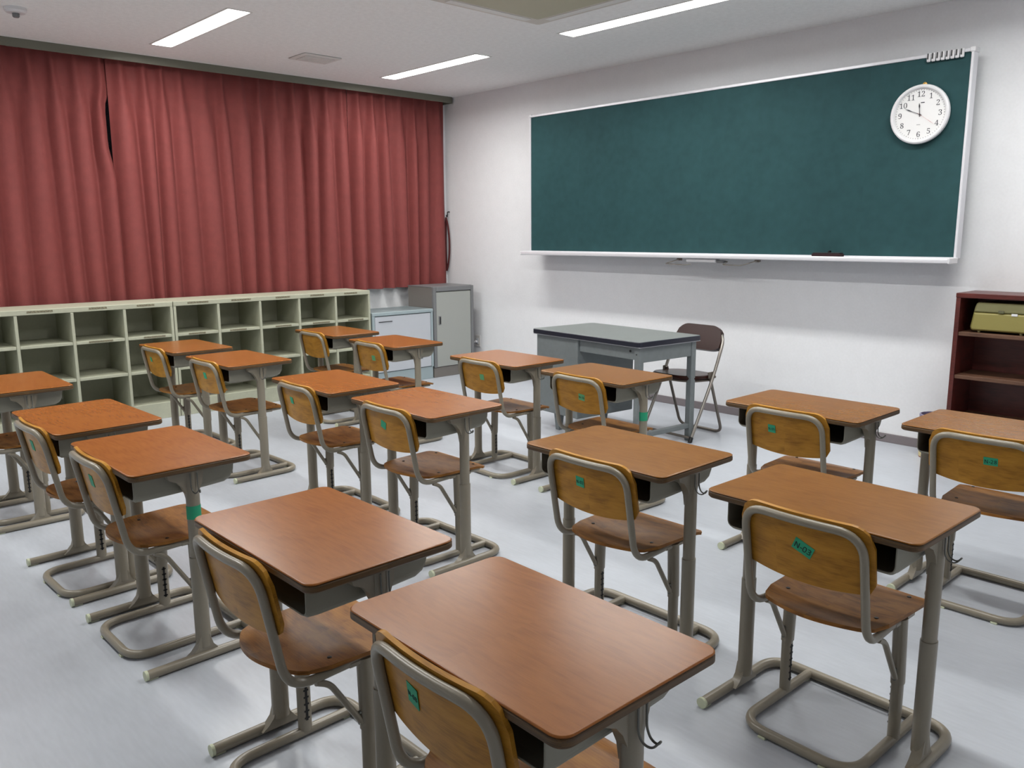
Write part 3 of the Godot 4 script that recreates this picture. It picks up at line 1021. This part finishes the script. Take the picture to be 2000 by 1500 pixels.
func make_desk() -> Node3D:
	var t := thing("student_desk", "", "desk", Vector3.ZERO, 0, "student desks")
	var H := 0.679
	var st := begin()
	prism(st, round_rect(0.60, 0.40, 0.028, 6), H - 0.0055, H, 0.003)
	var top := obj("desktop", st, mats.tops[0], t)
	st = begin()
	prism(st, round_rect(0.601, 0.401, 0.0285, 6), H - 0.0225, H - 0.004, 0.004)
	obj("plywood_edge", st, mats.ply_edge, top)
	# book tray: a bent sheet open towards the student
	st = begin()
	var yt := H - 0.0225
	var zs := [0.172, 0.165, 0.14, 0.05, -0.06, -0.125, -0.145, -0.155, -0.158]
	var yb := [0.578, 0.572, 0.570, 0.572, 0.576, 0.580, 0.590, 0.608, yt - 0.01]
	for off: float in [0.0, 0.0016]:
		var sgn := 1.0 if off == 0.0 else -1.0
		var sections := []
		for k in zs.size():
			var hw := 0.238 - off
			var y0: float = yb[k] + off
			var rr := minf(0.022, (yt - y0) * 0.6)
			var sec := []
			for q in fillet([Vector3(-hw, yt, 0), Vector3(-hw, y0, 0), Vector3(hw, y0, 0), Vector3(hw, yt, 0)], rr, 6):
				sec.append(Vector3(q.x, q.y, zs[k]))
			sections.append(sec)
		for k in zs.size() - 1:
			for i in sections[k].size() - 1:
				var a: Vector3 = sections[k][i]; var b: Vector3 = sections[k][i + 1]
				var mid := (a + b) / 2
				var out := Vector3(mid.x, mid.y - 0.66, 0)
				if absf(mid.x) < 0.21:
					out = Vector3.DOWN
				quad_f(st, a, b, sections[k + 1][i + 1], sections[k + 1][i], out * sgn)
	box(st, Vector3(0, 0.630, -0.156), Vector3(0.46, 0.052, 0.0016))
	# folded rim of the opening
	tube(st, fillet([Vector3(-0.237, yt, 0.172), Vector3(-0.237, 0.579, 0.172), Vector3(0.237, 0.579, 0.172), Vector3(0.237, yt, 0.172)], 0.022, 6), 0.0022, -1, 6)
	obj("book_tray", st, mats.tray, t)
	for s: float in [-1.0, 1.0]:
		st = begin()
		# upper tube sliding in a lower sleeve
		tube(st, PackedVector3Array([Vector3(s * 0.266, 0.30, 0), Vector3(s * 0.266, yt, 0)]), 0.0185, 0.0225, 16, Vector3.RIGHT)
		tube(st, PackedVector3Array([Vector3(s * 0.266, 0.045, 0), Vector3(s * 0.266, 0.360, 0)]), 0.0210, 0.0252, 16, Vector3.RIGHT)
		# bracket that spreads under the top, foot that spreads on the rail; profiles (z, y) pushed along x
		var xf := Transform3D(Basis(Vector3(0, 0, 1), Vector3(1, 0, 0), Vector3(0, 1, 0)), Vector3.ZERO)
		var br := PackedVector2Array([Vector2(-0.014, 0.54), Vector2(0.014, 0.54), Vector2(0.0205, 0.575), Vector2(0.033, 0.602), Vector2(0.050, 0.622), Vector2(0.075, 0.634), Vector2(0.082, yt), Vector2(-0.040, yt), Vector2(-0.034, 0.62), Vector2(-0.021, 0.585)])
		prism(st, br, s * 0.262 - 0.0125, s * 0.262 + 0.0125, 0.0, xf)
		var ft := PackedVector2Array([Vector2(-0.055, 0.018), Vector2(-0.040, 0.032), Vector2(-0.026, 0.050), Vector2(-0.016, 0.085), Vector2(0.016, 0.085), Vector2(0.026, 0.050), Vector2(0.042, 0.032), Vector2(0.062, 0.018)])
		prism(st, ft, s * 0.270 - 0.0135, s * 0.270 + 0.0135, 0.0, xf)
		obj("leg", st, mats.frame, t)
	st = begin()
	tube(st, fillet([Vector3(-0.282, 0.0165, 0.195), Vector3(-0.282, 0.0165, -0.20), Vector3(0.282, 0.0165, -0.20), Vector3(0.282, 0.0165, 0.195)], 0.085, 10), 0.0155, -1, 12)
	obj("base_frame", st, mats.frame, t)
	for s: float in [-1.0, 1.0]:
		st = begin()
		tube(st, PackedVector3Array([Vector3(s * 0.282, 0.0168, 0.194), Vector3(s * 0.282, 0.0168, 0.203)]), 0.0166, -1, 14)
		box(st, Vector3(s * 0.282, 0.003, 0.178), Vector3(0.018, 0.006, 0.03), 0.001)
		obj("end_cap", st, mats.cap, t)
	st = begin()
	var hook := [Vector3(0.287, 0.648, 0.011), Vector3(0.2875, 0.604, 0.011), Vector3(0.297, 0.588, 0.010), Vector3(0.314, 0.586, 0.007), Vector3(0.328, 0.606, 0.0), Vector3(0.314, 0.587, -0.007), Vector3(0.297, 0.588, -0.010), Vector3(0.2875, 0.604, -0.011), Vector3(0.287, 0.648, -0.011)]
	tube(st, fillet(hook, 0.012, 4), 0.0022, -1, 6)
	obj("bag_hook", st, mats.wire, t)
	return t

func bow(x: float) -> float:
	return 0.016 * (1.0 - pow(x / 0.17, 2.0))

func line_z(y: float) -> float:
	return lerpf(0.195, 0.253, (y - 0.372) / 0.303)

func back_z(x: float, y: float) -> float:
	return line_z(y) - 0.0165 + bow(x)

func back_point(u: float, v: float) -> Vector3:
	var w := 0.186
	var x := lerpf(-w, w, u)
	var r := 0.055
	var over := maxf(0.0, absf(x) - (w - r))
	var top := 0.692 - (r - sqrt(maxf(0.0, r * r - over * over)))
	var r2 := 0.026
	var over2 := maxf(0.0, absf(x) - (w - r2))
	var low := 0.494 + 0.020 * pow(x / w, 2.0) + (r2 - sqrt(maxf(0.0, r2 * r2 - over2 * over2)))
	var y := lerpf(low, top, v)
	return Vector3(x, y, back_z(x, y))

func seat_point(u: float, v: float) -> Vector3:
	var w := 0.184
	var x := lerpf(-w, w, u)
	var q := x / w
	var r := 0.045
	var over := maxf(0.0, absf(x) - (w - r))
	var back := 0.208 - 0.070 * q * q - (r - sqrt(maxf(0.0, r * r - over * over))) * 1.2
	var r2 := 0.02
	var over2 := maxf(0.0, absf(x) - (w - r2))
	var front := -0.166 + (r2 - sqrt(maxf(0.0, r2 * r2 - over2 * over2)))
	var z := lerpf(front, back, v)
	var y := 0.386 - 0.011 * (1.0 - q * q) * exp(-pow((z - 0.07) / 0.085, 2.0)) + 0.008 * smoothstep(0.13, 0.21, z)
	y -= 0.010 * smoothstep(-0.11, -0.168, z)
	return Vector3(x * (1.0 - 0.06 * v), y, z)

func make_chair() -> Node3D:
	var t := thing("student_chair", "", "chair", Vector3.ZERO, 0, "student chairs")
	var st := begin()
	sheet(st, seat_point, 24, 12, 0.010)
	var seat := obj("seat", st, mats.seat[0], t)
	for x: float in [-0.135, 0.135]:
		for z: float in [-0.128, 0.062]:
			st = begin()
			var p := seat_point((x / 0.184 + 1) / 2, (z + 0.166) / 0.336)
			lathe(st, [Vector2(0.006, 0.0), Vector2(0.006, 0.0065), Vector2(0.004, 0.0075), Vector2(0, 0.0075)], 10, Transform3D(Basis(), p))
			obj("screw", st, mats.screw, seat)
	st = begin()
	sheet(st, back_point, 28, 8, 0.010)
	obj("backrest", st, mats.ply[0], t)
	# one bent tube: under the seat, up behind the back and down again
	st = begin()
	var path := fillet([Vector3(-0.150, 0.3705, -0.145), Vector3(-0.166, 0.366, 0.195), Vector3(-0.166, 0.675, 0.253), Vector3(0.166, 0.675, 0.253), Vector3(0.166, 0.366, 0.195), Vector3(0.150, 0.3705, -0.145)], 0.070, 8, 0.04)
	for i in path.size():
		var p := path[i]
		if p.y > 0.5:
			p.z += maxf(0.0, bow(p.x)) * smoothstep(0.58, 0.665, p.y)
			path[i] = p
	tube(st, path, 0.0112, -1, 12, Vector3.RIGHT)
	obj("back_frame", st, mats.frame, t)
	var zl := -0.018
	for s: float in [-1.0, 1.0]:
		st = begin()
		tube(st, PackedVector3Array([Vector3(s * 0.166, 0.020, zl), Vector3(s * 0.166, 0.24, zl)]), 0.0155, 0.0205, 14, Vector3.RIGHT)
		tube(st, PackedVector3Array([Vector3(s * 0.166, 0.185, zl), Vector3(s * 0.160, 0.372, zl)]), 0.0180, 0.0232, 14, Vector3.RIGHT)
		box(st, Vector3(s * 0.157, 0.366, zl - 0.01), Vector3(0.026, 0.016, 0.12), 0.004)
		var leg := obj("leg", st, mats.frame, t)
		st = begin()
		var xi := s * (0.166 - 0.0152)
		box(st, Vector3(xi, 0.115, zl), Vector3(0.0012, 0.120, 0.007))
		for k in 6:
			box(st, Vector3(xi, 0.062 + k * 0.021, zl), Vector3(0.0012, 0.005, 0.015))
		obj("height_scale", st, mats.scale_black, leg)
		for y: float in [0.205, 0.232]:
			st = begin()
			lathe(st, [Vector2(0.0055, 0.0), Vector2(0.0055, 0.006), Vector2(0, 0.007)], 8, Transform3D(Basis(Vector3.RIGHT, PI / 2), Vector3(s * 0.166, y, zl + 0.022)))
			obj("bolt", st, mats.wire, leg)
		st = begin()
		tube(st, fillet([Vector3(s * 0.163, 0.356, 0.120), Vector3(s * 0.165, 0.340, 0.085), Vector3(s * 0.166, 0.205, zl + 0.020)], 0.04, 5), 0.0082, -1, 10)
		obj("brace", st, mats.frame, t)
	st = begin()
	tube(st, fillet([Vector3(-0.166, 0.0165, -0.165), Vector3(-0.166, 0.0165, 0.222), Vector3(0.166, 0.0165, 0.222), Vector3(0.166, 0.0165, -0.165)], 0.085, 10), 0.0140, -1, 12)
	obj("base_frame", st, mats.frame, t)
	for x: float in [-0.09, 0.09]:
		st = begin()
		box(st, Vector3(x, 0.0035, 0.228), Vector3(0.022, 0.007, 0.016), 0.001)
		obj("glide_pad", st, mats.cap, t)
	for x: float in [-0.166, 0.166]:
		st = begin()
		box(st, Vector3(x, 0.0035, -0.15), Vector3(0.014, 0.007, 0.022), 0.001)
		obj("glide_pad", st, mats.cap, t)
	return t

# ------------------------------------------------------------------ teacher's desk and folding chair

func build_teacher_desk() -> void:
	var W := 1.06
	var D := 0.60
	var H := 0.725
	var t := thing("teacher_desk", "grey steel teacher's desk with navy edged top before the chalkboard", "desk", Vector3(-3.75, 0, -4.426), deg_to_rad(-4.7))
	var st := begin()
	prism(st, round_rect(W, D, 0.03, 5), H - 0.004, H, 0.001)
	obj("desktop", st, mats.desk_top, t)
	st = begin()
	prism(st, round_rect(W + 0.008, D + 0.008, 0.034, 5), H - 0.034, H - 0.001, 0.004)
	obj("edge_band", st, mats.desk_edge, t)
	st = begin()
	box(st, Vector3(0, H - 0.0365, 0), Vector3(W - 0.01, 0.005, D - 0.01), 0.001)
	obj("trim_strip", st, mats.alu, t)
	var yt := H - 0.039
	# apron, legs and stretcher of the open end
	st = begin()
	box(st, Vector3(W / 2 - 0.045, yt - 0.05, 0), Vector3(0.03, 0.10, D - 0.11), 0.002)
	obj("side_rail", st, mats.desk_steel, t)
	for q: float in [-1.0, 1.0]:
		st = begin()
		box(st, Vector3(W / 2 - 0.045, yt / 2, q * (D / 2 - 0.045)), Vector3(0.045, yt, 0.045), 0.004)
		var leg := obj("leg", st, mats.desk_steel, t)
		st = begin()
		lathe(st, [Vector2(0.004, 0), Vector2(0.004, 0.003), Vector2(0, 0.003)], 10, Transform3D(Basis(Vector3.RIGHT, PI / 2 * q), Vector3(W / 2 - 0.045, yt - 0.045, q * (D / 2 - 0.0225))))
		obj("bolt", st, mats.scale_black, leg)
		# short tapered foot under the pedestal
		st = begin()
		var fx := -0.315
		var fz := q * (D / 2 - 0.075)
		for k in 4:
			var d0 := Vector3([1, 1, -1, -1][k], 0, [1, -1, -1, 1][k])
			var d1 := Vector3([1, -1, -1, 1][k], 0, [-1, -1, 1, 1][k])
			quad_f(st, Vector3(fx, 0, fz) + d0 * 0.017, Vector3(fx, 0, fz) + d1 * 0.017, Vector3(fx, 0.125, fz) + d1 * 0.026, Vector3(fx, 0.125, fz) + d0 * 0.026, d0 + d1)
		quad_f(st, Vector3(fx - 0.017, 0, fz - 0.017), Vector3(fx + 0.017, 0, fz - 0.017), Vector3(fx + 0.017, 0, fz + 0.017), Vector3(fx - 0.017, 0, fz + 0.017), Vector3.DOWN)
		obj("leg", st, mats.desk_steel, t)
	st = begin()
	box(st, Vector3(W / 2 - 0.045, 0.105, 0), Vector3(0.032, 0.032, D - 0.13), 0.003)
	obj("stretcher", st, mats.desk_steel, t)
	# shallow drawer box over the knee space, seen from behind
	st = begin()
	box(st, Vector3(0.196, yt - 0.042, D / 2 - 0.050), Vector3(0.52, 0.084, 0.022), 0.002)
	obj("drawer_back", st, mats.desk_steel, t)
	st = begin()
	box(st, Vector3(0.196, yt - 0.040, -0.03), Vector3(0.51, 0.078, D - 0.16), 0.002)
	obj("drawer", st, mats.desk_steel, t)
	st = begin()
	lathe(st, [Vector2(0.008, 0), Vector2(0.008, 0.003), Vector2(0, 0.003)], 10, Transform3D(Basis(Vector3.RIGHT, PI / 2), Vector3(0.415, yt - 0.03, D / 2 - 0.039)))
	obj("lock_plug", st, mats.scale_black, t)
	# pedestal with drawers that open on the teacher's side
	st = begin()
	box(st, Vector3(-0.2875, (0.125 + yt) / 2, 0.0), Vector3(0.445, yt - 0.125, D - 0.055), 0.003)
	var ped := obj("pedestal", st, mats.desk_steel, t)
	st = begin()
	box(st, Vector3(-0.076, (0.125 + yt) / 2, D / 2 - 0.026), Vector3(0.02, yt - 0.125, 0.006), 0.001)
	obj("panel_edge", st, mats.desk_steel, ped)
	for k in 3:
		st = begin()
		box(st, Vector3(-0.325, 0.225 + k * 0.18, -D / 2 + 0.022), Vector3(0.34, 0.17, 0.012), 0.002)
		var dr := obj("drawer_front", st, mats.grey_door, ped)
		st = begin()
		box(st, Vector3(-0.325, 0.275 + k * 0.18, -D / 2 + 0.012), Vector3(0.10, 0.016, 0.012), 0.003)
		obj("handle", st, mats.alu, dr)

func build_folding_chair() -> void:
	var t := thing("folding_chair", "brown vinyl folding chair with chromed tubes behind the teacher's desk", "chair", Vector3(-3.395, 0, -4.79), deg_to_rad(-4.0))
	# local: +z is where the sitter faces (towards the class)
	var w := 0.215
	var st := begin()
	# long front tube: front feet up to the back hoop
	var path := fillet([Vector3(-w, 0.012, 0.19), Vector3(-w, 0.43, -0.035), Vector3(-w * 0.98, 0.732, -0.161), Vector3(w * 0.98, 0.732, -0.161), Vector3(w, 0.43, -0.035), Vector3(w, 0.012, 0.19)], 0.12, 8, 0.05)
	tube(st, path, 0.0112, -1, 10, Vector3.RIGHT)
	obj("front_tube", st, mats.chrome, t)
	st = begin()
	var rear := fillet([Vector3(-w + 0.027, 0.455, -0.02), Vector3(-w + 0.027, 0.0115, -0.185), Vector3(w - 0.027, 0.0115, -0.185), Vector3(w - 0.027, 0.455, -0.02)], 0.06, 8)
	tube(st, rear, 0.0105, -1, 10, Vector3.RIGHT)
	obj("rear_tube", st, mats.chair_tube, t)
	st = begin()
	tube(st, PackedVector3Array([Vector3(-w, 0.03, 0.18), Vector3(w, 0.03, 0.18)]), 0.0095, -1, 10)
	obj("front_bar", st, mats.chair_tube, t)
	st = begin()
	var poly := round_rect(0.385, 0.37, 0.13, 8)
	prism(st, poly, 0.408, 0.440, 0.012, Transform3D(Basis(Vector3.RIGHT, deg_to_rad(-3.0)), Vector3(0, 0, 0.045)))
	obj("seat", st, mats.vinyl, t)
	st = begin()
	prism(st, round_rect(0.37, 0.355, 0.13, 8), 0.397, 0.409, 0.003, Transform3D(Basis(Vector3.RIGHT, deg_to_rad(-3.0)), Vector3(0, 0, 0.045)))
	obj("seat_pan", st, mats.chair_tube, t)
	# padded back between the tubes
	st = begin()
	sheet(st, func(u: float, v: float) -> Vector3:
		var hw := 0.205
		var x := lerpf(-hw, hw, u)
		var r := 0.10
		var over := maxf(0.0, absf(x) - (hw - r))
		var drop := r - sqrt(maxf(0.0, r * r - over * over))
		var top := 0.757 - drop * 0.95
		var low := 0.592 + drop * 0.25
		var y := lerpf(low, top, v)
		return Vector3(x, y, -0.035 - (y - 0.43) * 0.417 - 0.002 * (1.0 - pow(x / hw, 2.0)) + 0.002), 20, 8, 0.036)
	obj("back_pad", st, mats.vinyl, t)
	for s: float in [-1.0, 1.0]:
		st = begin()
		box(st, Vector3(s * (w - 0.012), 0.44, -0.02), Vector3(0.006, 0.045, 0.05), 0.002)
		lathe(st, [Vector2(0.009, 0), Vector2(0.009, 0.006), Vector2(0, 0.006)], 10, Transform3D(Basis(Vector3.BACK, -s * PI / 2), Vector3(s * (w + 0.009), 0.43, -0.035)))
		obj("hinge", st, mats.chair_tube, t)
		st = begin()
		tube(st, PackedVector3Array([Vector3(s * w, 0.0, 0.196), Vector3(s * w, 0.035, 0.178)]), 0.014, -1, 10)
		obj("foot_cap", st, mats.black_plastic, t)

# ------------------------------------------------------------------ bookcase

func build_bookcase() -> void:
	var x0 := -1.822
	var W := 0.90
	var D := 0.30
	var H := 1.045
	var zc := FRONT + 0.012 + D / 2
	var t := thing("bookcase", "reddish brown open bookcase standing against the chalkboard wall", "bookcase", Vector3(x0 + W / 2, 0, zc))
	var st := begin()
	for s: float in [-1.0, 1.0]:
		st = begin()
		box(st, Vector3(s * (W / 2 - 0.0125), (H - 0.028) / 2, 0), Vector3(0.025, H - 0.028, D), 0.002)
		obj("side_panel", st, mats.mahogany, t)
	st = begin()
	box(st, Vector3(0, H - 0.014, 0), Vector3(W + 0.004, 0.028, D + 0.004), 0.003)
	obj("top_panel", st, mats.mahogany, t)
	for y: float in [0.805, 0.548, 0.29, 0.06]:
		st = begin()
		box(st, Vector3(0, y, 0.004), Vector3(W - 0.052, 0.022, D - 0.02), 0.002)
		obj("shelf_board", st, mats.shelf_wood, t)
	st = begin()
	box(st, Vector3(0, 0.025, 0.0), Vector3(W - 0.052, 0.048, D - 0.04), 0.002)
	obj("plinth", st, mats.mahogany, t)
	st = begin()
	box(st, Vector3(0, H / 2, -D / 2 + 0.004), Vector3(W - 0.052, H - 0.06, 0.006))
	obj("back_panel", st, mats.mahogany, t)
	# cream carrying case on the upper shelf
	var c := thing("carrying_case", "cream rounded carrying case on the top shelf of the bookcase", "case", Vector3(-1.590, 0.8168, zc + 0.02))
	st = begin()
	var xf := Transform3D(Basis(Vector3(1, 0, 0), Vector3(0, 0, 1), Vector3(0, 1, 0)), Vector3.ZERO)
	# front outline (x, y) pushed along z, wider at the bottom
	var body := PackedVector2Array([Vector2(-0.142, 0.012), Vector2(-0.152, 0.020), Vector2(-0.155, 0.034), Vector2(-0.142, 0.118), Vector2(0.142, 0.118), Vector2(0.155, 0.034), Vector2(0.152, 0.020), Vector2(0.142, 0.012)])
	prism(st, body, -0.10, 0.10, 0.010, xf)
	obj("body", st, mats.case_body, c)
	st = begin()
	var lid := PackedVector2Array([Vector2(-0.1425, 0.120), Vector2(-0.138, 0.146), Vector2(-0.131, 0.168), Vector2(-0.121, 0.176), Vector2(0.121, 0.176), Vector2(0.131, 0.168), Vector2(0.138, 0.146), Vector2(0.1425, 0.120)])
	prism(st, lid, -0.098, 0.098, 0.010, xf)
	obj("lid", st, mats.case_lid, c)
	st = begin()
	box(st, Vector3(0.005, 0.127, 0.101), Vector3(0.030, 0.016, 0.006), 0.002)
	obj("latch", st, plain(Color(0.36, 0.36, 0.26), 0.4), c)
	st = begin()
	box(st, Vector3(0.075, 0.114, 0.101), Vector3(0.032, 0.014, 0.004), 0.002)
	obj("badge", st, mats.white_plastic, c)
	for x: float in [-0.11, 0.11]:
		for z: float in [-0.07, 0.075]:
			st = begin()
			lathe(st, [Vector2(0.007, 0.0), Vector2(0.009, 0.013), Vector2(0, 0.013)], 10, Transform3D(Basis(), Vector3(x, 0, z)))
			obj("foot", st, mats.case_lid, c)

# ------------------------------------------------------------------ small things

func build_small_things() -> void:
	# ceiling cassette air conditioner
	var t := thing("ceiling_air_conditioner", "square ceiling air conditioner between the linear lights", "air conditioner", Vector3(-3.625, CEIL, -3.555))
	var S := 0.955
	var st := begin()
	prism(st, round_rect(S, S, 0.03, 4), -0.030, 0.0, 0.008)
	obj("panel", st, mats.ac_panel, t)
	st = begin()
	prism(st, round_rect(S - 0.24, S - 0.24, 0.015, 4), -0.036, -0.028, 0.003)
	obj("grille", st, mats.ac_grille, t)
	for k in 4:
		var xf := Transform3D(Basis(Vector3.UP, PI / 2 * k), Vector3.ZERO)
		st = begin()
		box(st, Vector3(0, -0.0315, S / 2 - 0.065), Vector3(S - 0.30, 0.005, 0.055), 0.002, xf)
		obj("louver", st, mats.white_metal, t)
	# ceiling vent
	var v := thing("ceiling_vent", "small square ceiling vent near the curtains", "vent", Vector3(-6.10, CEIL, -3.535))
	st = begin()
	prism(st, round_rect(0.27, 0.33, 0.012, 3), -0.010, 0.0, 0.006)
	obj("frame", st, mats.vent, v)
	for k in 6:
		st = begin()
		box(st, Vector3(-0.075 + k * 0.03, -0.013, 0), Vector3(0.018, 0.006, 0.25), 0.001)
		obj("slat", st, mats.vent, v)
	# smoke detector
	var sd := thing("smoke_detector", "round white smoke detector on the ceiling", "smoke detector", Vector3(-6.0, CEIL, -1.43))
	st = begin()
	lathe(st, [Vector2(0.062, 0.0), Vector2(0.062, -0.018), Vector2(0.052, -0.030), Vector2(0.0, -0.032)], 24)
	obj("base", st, mats.white_plastic, sd)
	st = begin()
	lathe(st, [Vector2(0.020, -0.030), Vector2(0.020, -0.050), Vector2(0.014, -0.056), Vector2(0.0, -0.056)], 18)
	obj("sensor", st, mats.grey_steel, sd)
	# wall outlet with a plug
	var o := thing("wall_outlet", "white wall outlet low on the wall beside the tall grey cabinet", "outlet", Vector3(-6.545, 0.305, FRONT))
	st = begin()
	box(st, Vector3(0, 0, 0.004), Vector3(0.072, 0.12, 0.008), 0.003)
	obj("plate", st, plain(Color(0.80, 0.79, 0.78), 0.4), o)
	st = begin()
	box(st, Vector3(-0.004, -0.002, 0.010), Vector3(0.034, 0.060, 0.006), 0.002)
	obj("socket", st, mats.pale_door, o)
	var pl := thing("plug", "white plug in the wall outlet by the tall grey cabinet", "plug", Vector3(-6.553, 0.300, FRONT + 0.013))
	st = begin()
	box(st, Vector3(0, 0, 0.012), Vector3(0.024, 0.022, 0.024), 0.004)
	obj("body", st, mats.white_plastic, pl)
	st = begin()
	tube(st, fillet([Vector3(0, 0, 0.024), Vector3(0, -0.01, 0.045), Vector3(-0.03, -0.10, 0.045), Vector3(-0.10, -0.20, 0.035)], 0.03, 5), 0.003, -1, 6)
	obj("cord", st, mats.white_plastic, pl)
	# curtain tie-back on its hook
	var tb := thing("curtain_tieback", "dark red curtain tie-back hanging on the wall beside the curtain", "tie-back", Vector3(-6.985, 1.60, FRONT))
	st = begin()
	# a folded cloth band, broad in the middle and narrow at both ends
	var lens := PackedVector2Array()
	for k in 13:
		var q := k / 12.0
		lens.append(Vector2(-0.020 + 0.052 * pow(sin(PI * q), 0.7), -0.025 - 0.56 * q))
	for k in range(12, -1, -1):
		var q := k / 12.0
		lens.append(Vector2(-0.026 - 0.010 * pow(sin(PI * q), 0.7), -0.025 - 0.56 * q))
	prism(st, lens, 0.020, 0.044, 0.004, Transform3D(Basis(Vector3(1, 0, 0), Vector3(0, 0, 1), Vector3(0, 1, 0)), Vector3.ZERO))
	obj("band", st, mats.tieback, tb)
	st = begin()
	tube(st, fillet([Vector3(0, 0.03, 0.0), Vector3(0, 0.03, 0.03), Vector3(0, -0.02, 0.03), Vector3(0, -0.02, 0.044), Vector3(0, 0.0, 0.044)], 0.01, 4), 0.005, -1, 8)
	obj("hook", st, mats.scale_black, tb)
	# litter bin by the bookcase
	var b := thing("litter_bin", "red and cream litter bin with lilac liner beside the bookcase", "bin", Vector3(-1.922, 0, -5.385))
	st = begin()
	lathe(st, [Vector2(0, 0.002), Vector2(0.082, 0.002), Vector2(0.084, 0.0), Vector2(0.094, 0.265), Vector2(0.090, 0.265), Vector2(0.080, 0.008), Vector2(0, 0.008)], 32)
	obj("body", st, mats.bin_red, b)
	st = begin()
	lathe(st, [Vector2(0.0848, 0.006), Vector2(0.0874, 0.075)], 32)
	obj("cream_band", st, mats.bin_cream, b)
	st = begin()
	for k in 8:
		var a := TAU * k / 8.0
		for q in 4:
			var a0 := a + q * 0.1
			var y0 := 0.105 + q * 0.018
			var r0 := 0.0892 + q * 0.0008
			quad_f(st, Vector3(cos(a0) * r0, y0, sin(a0) * r0), Vector3(cos(a0 + 0.1) * (r0 + 0.0008), y0 + 0.018, sin(a0 + 0.1) * (r0 + 0.0008)), Vector3(cos(a0 + 0.1) * (r0 + 0.002), y0 + 0.048, sin(a0 + 0.1) * (r0 + 0.002)), Vector3(cos(a0) * (r0 + 0.0014), y0 + 0.03, sin(a0) * (r0 + 0.0014)), Vector3(cos(a0), 0, sin(a0)))
	obj("cream_stripes", st, mats.bin_cream, b)
	st = begin()
	lathe(st, [Vector2(0.0950, 0.235), Vector2(0.0965, 0.274), Vector2(0.088, 0.276), Vector2(0.079, 0.06), Vector2(0.0, 0.04)], 32)
	obj("liner", st, mats.bin_liner, b)
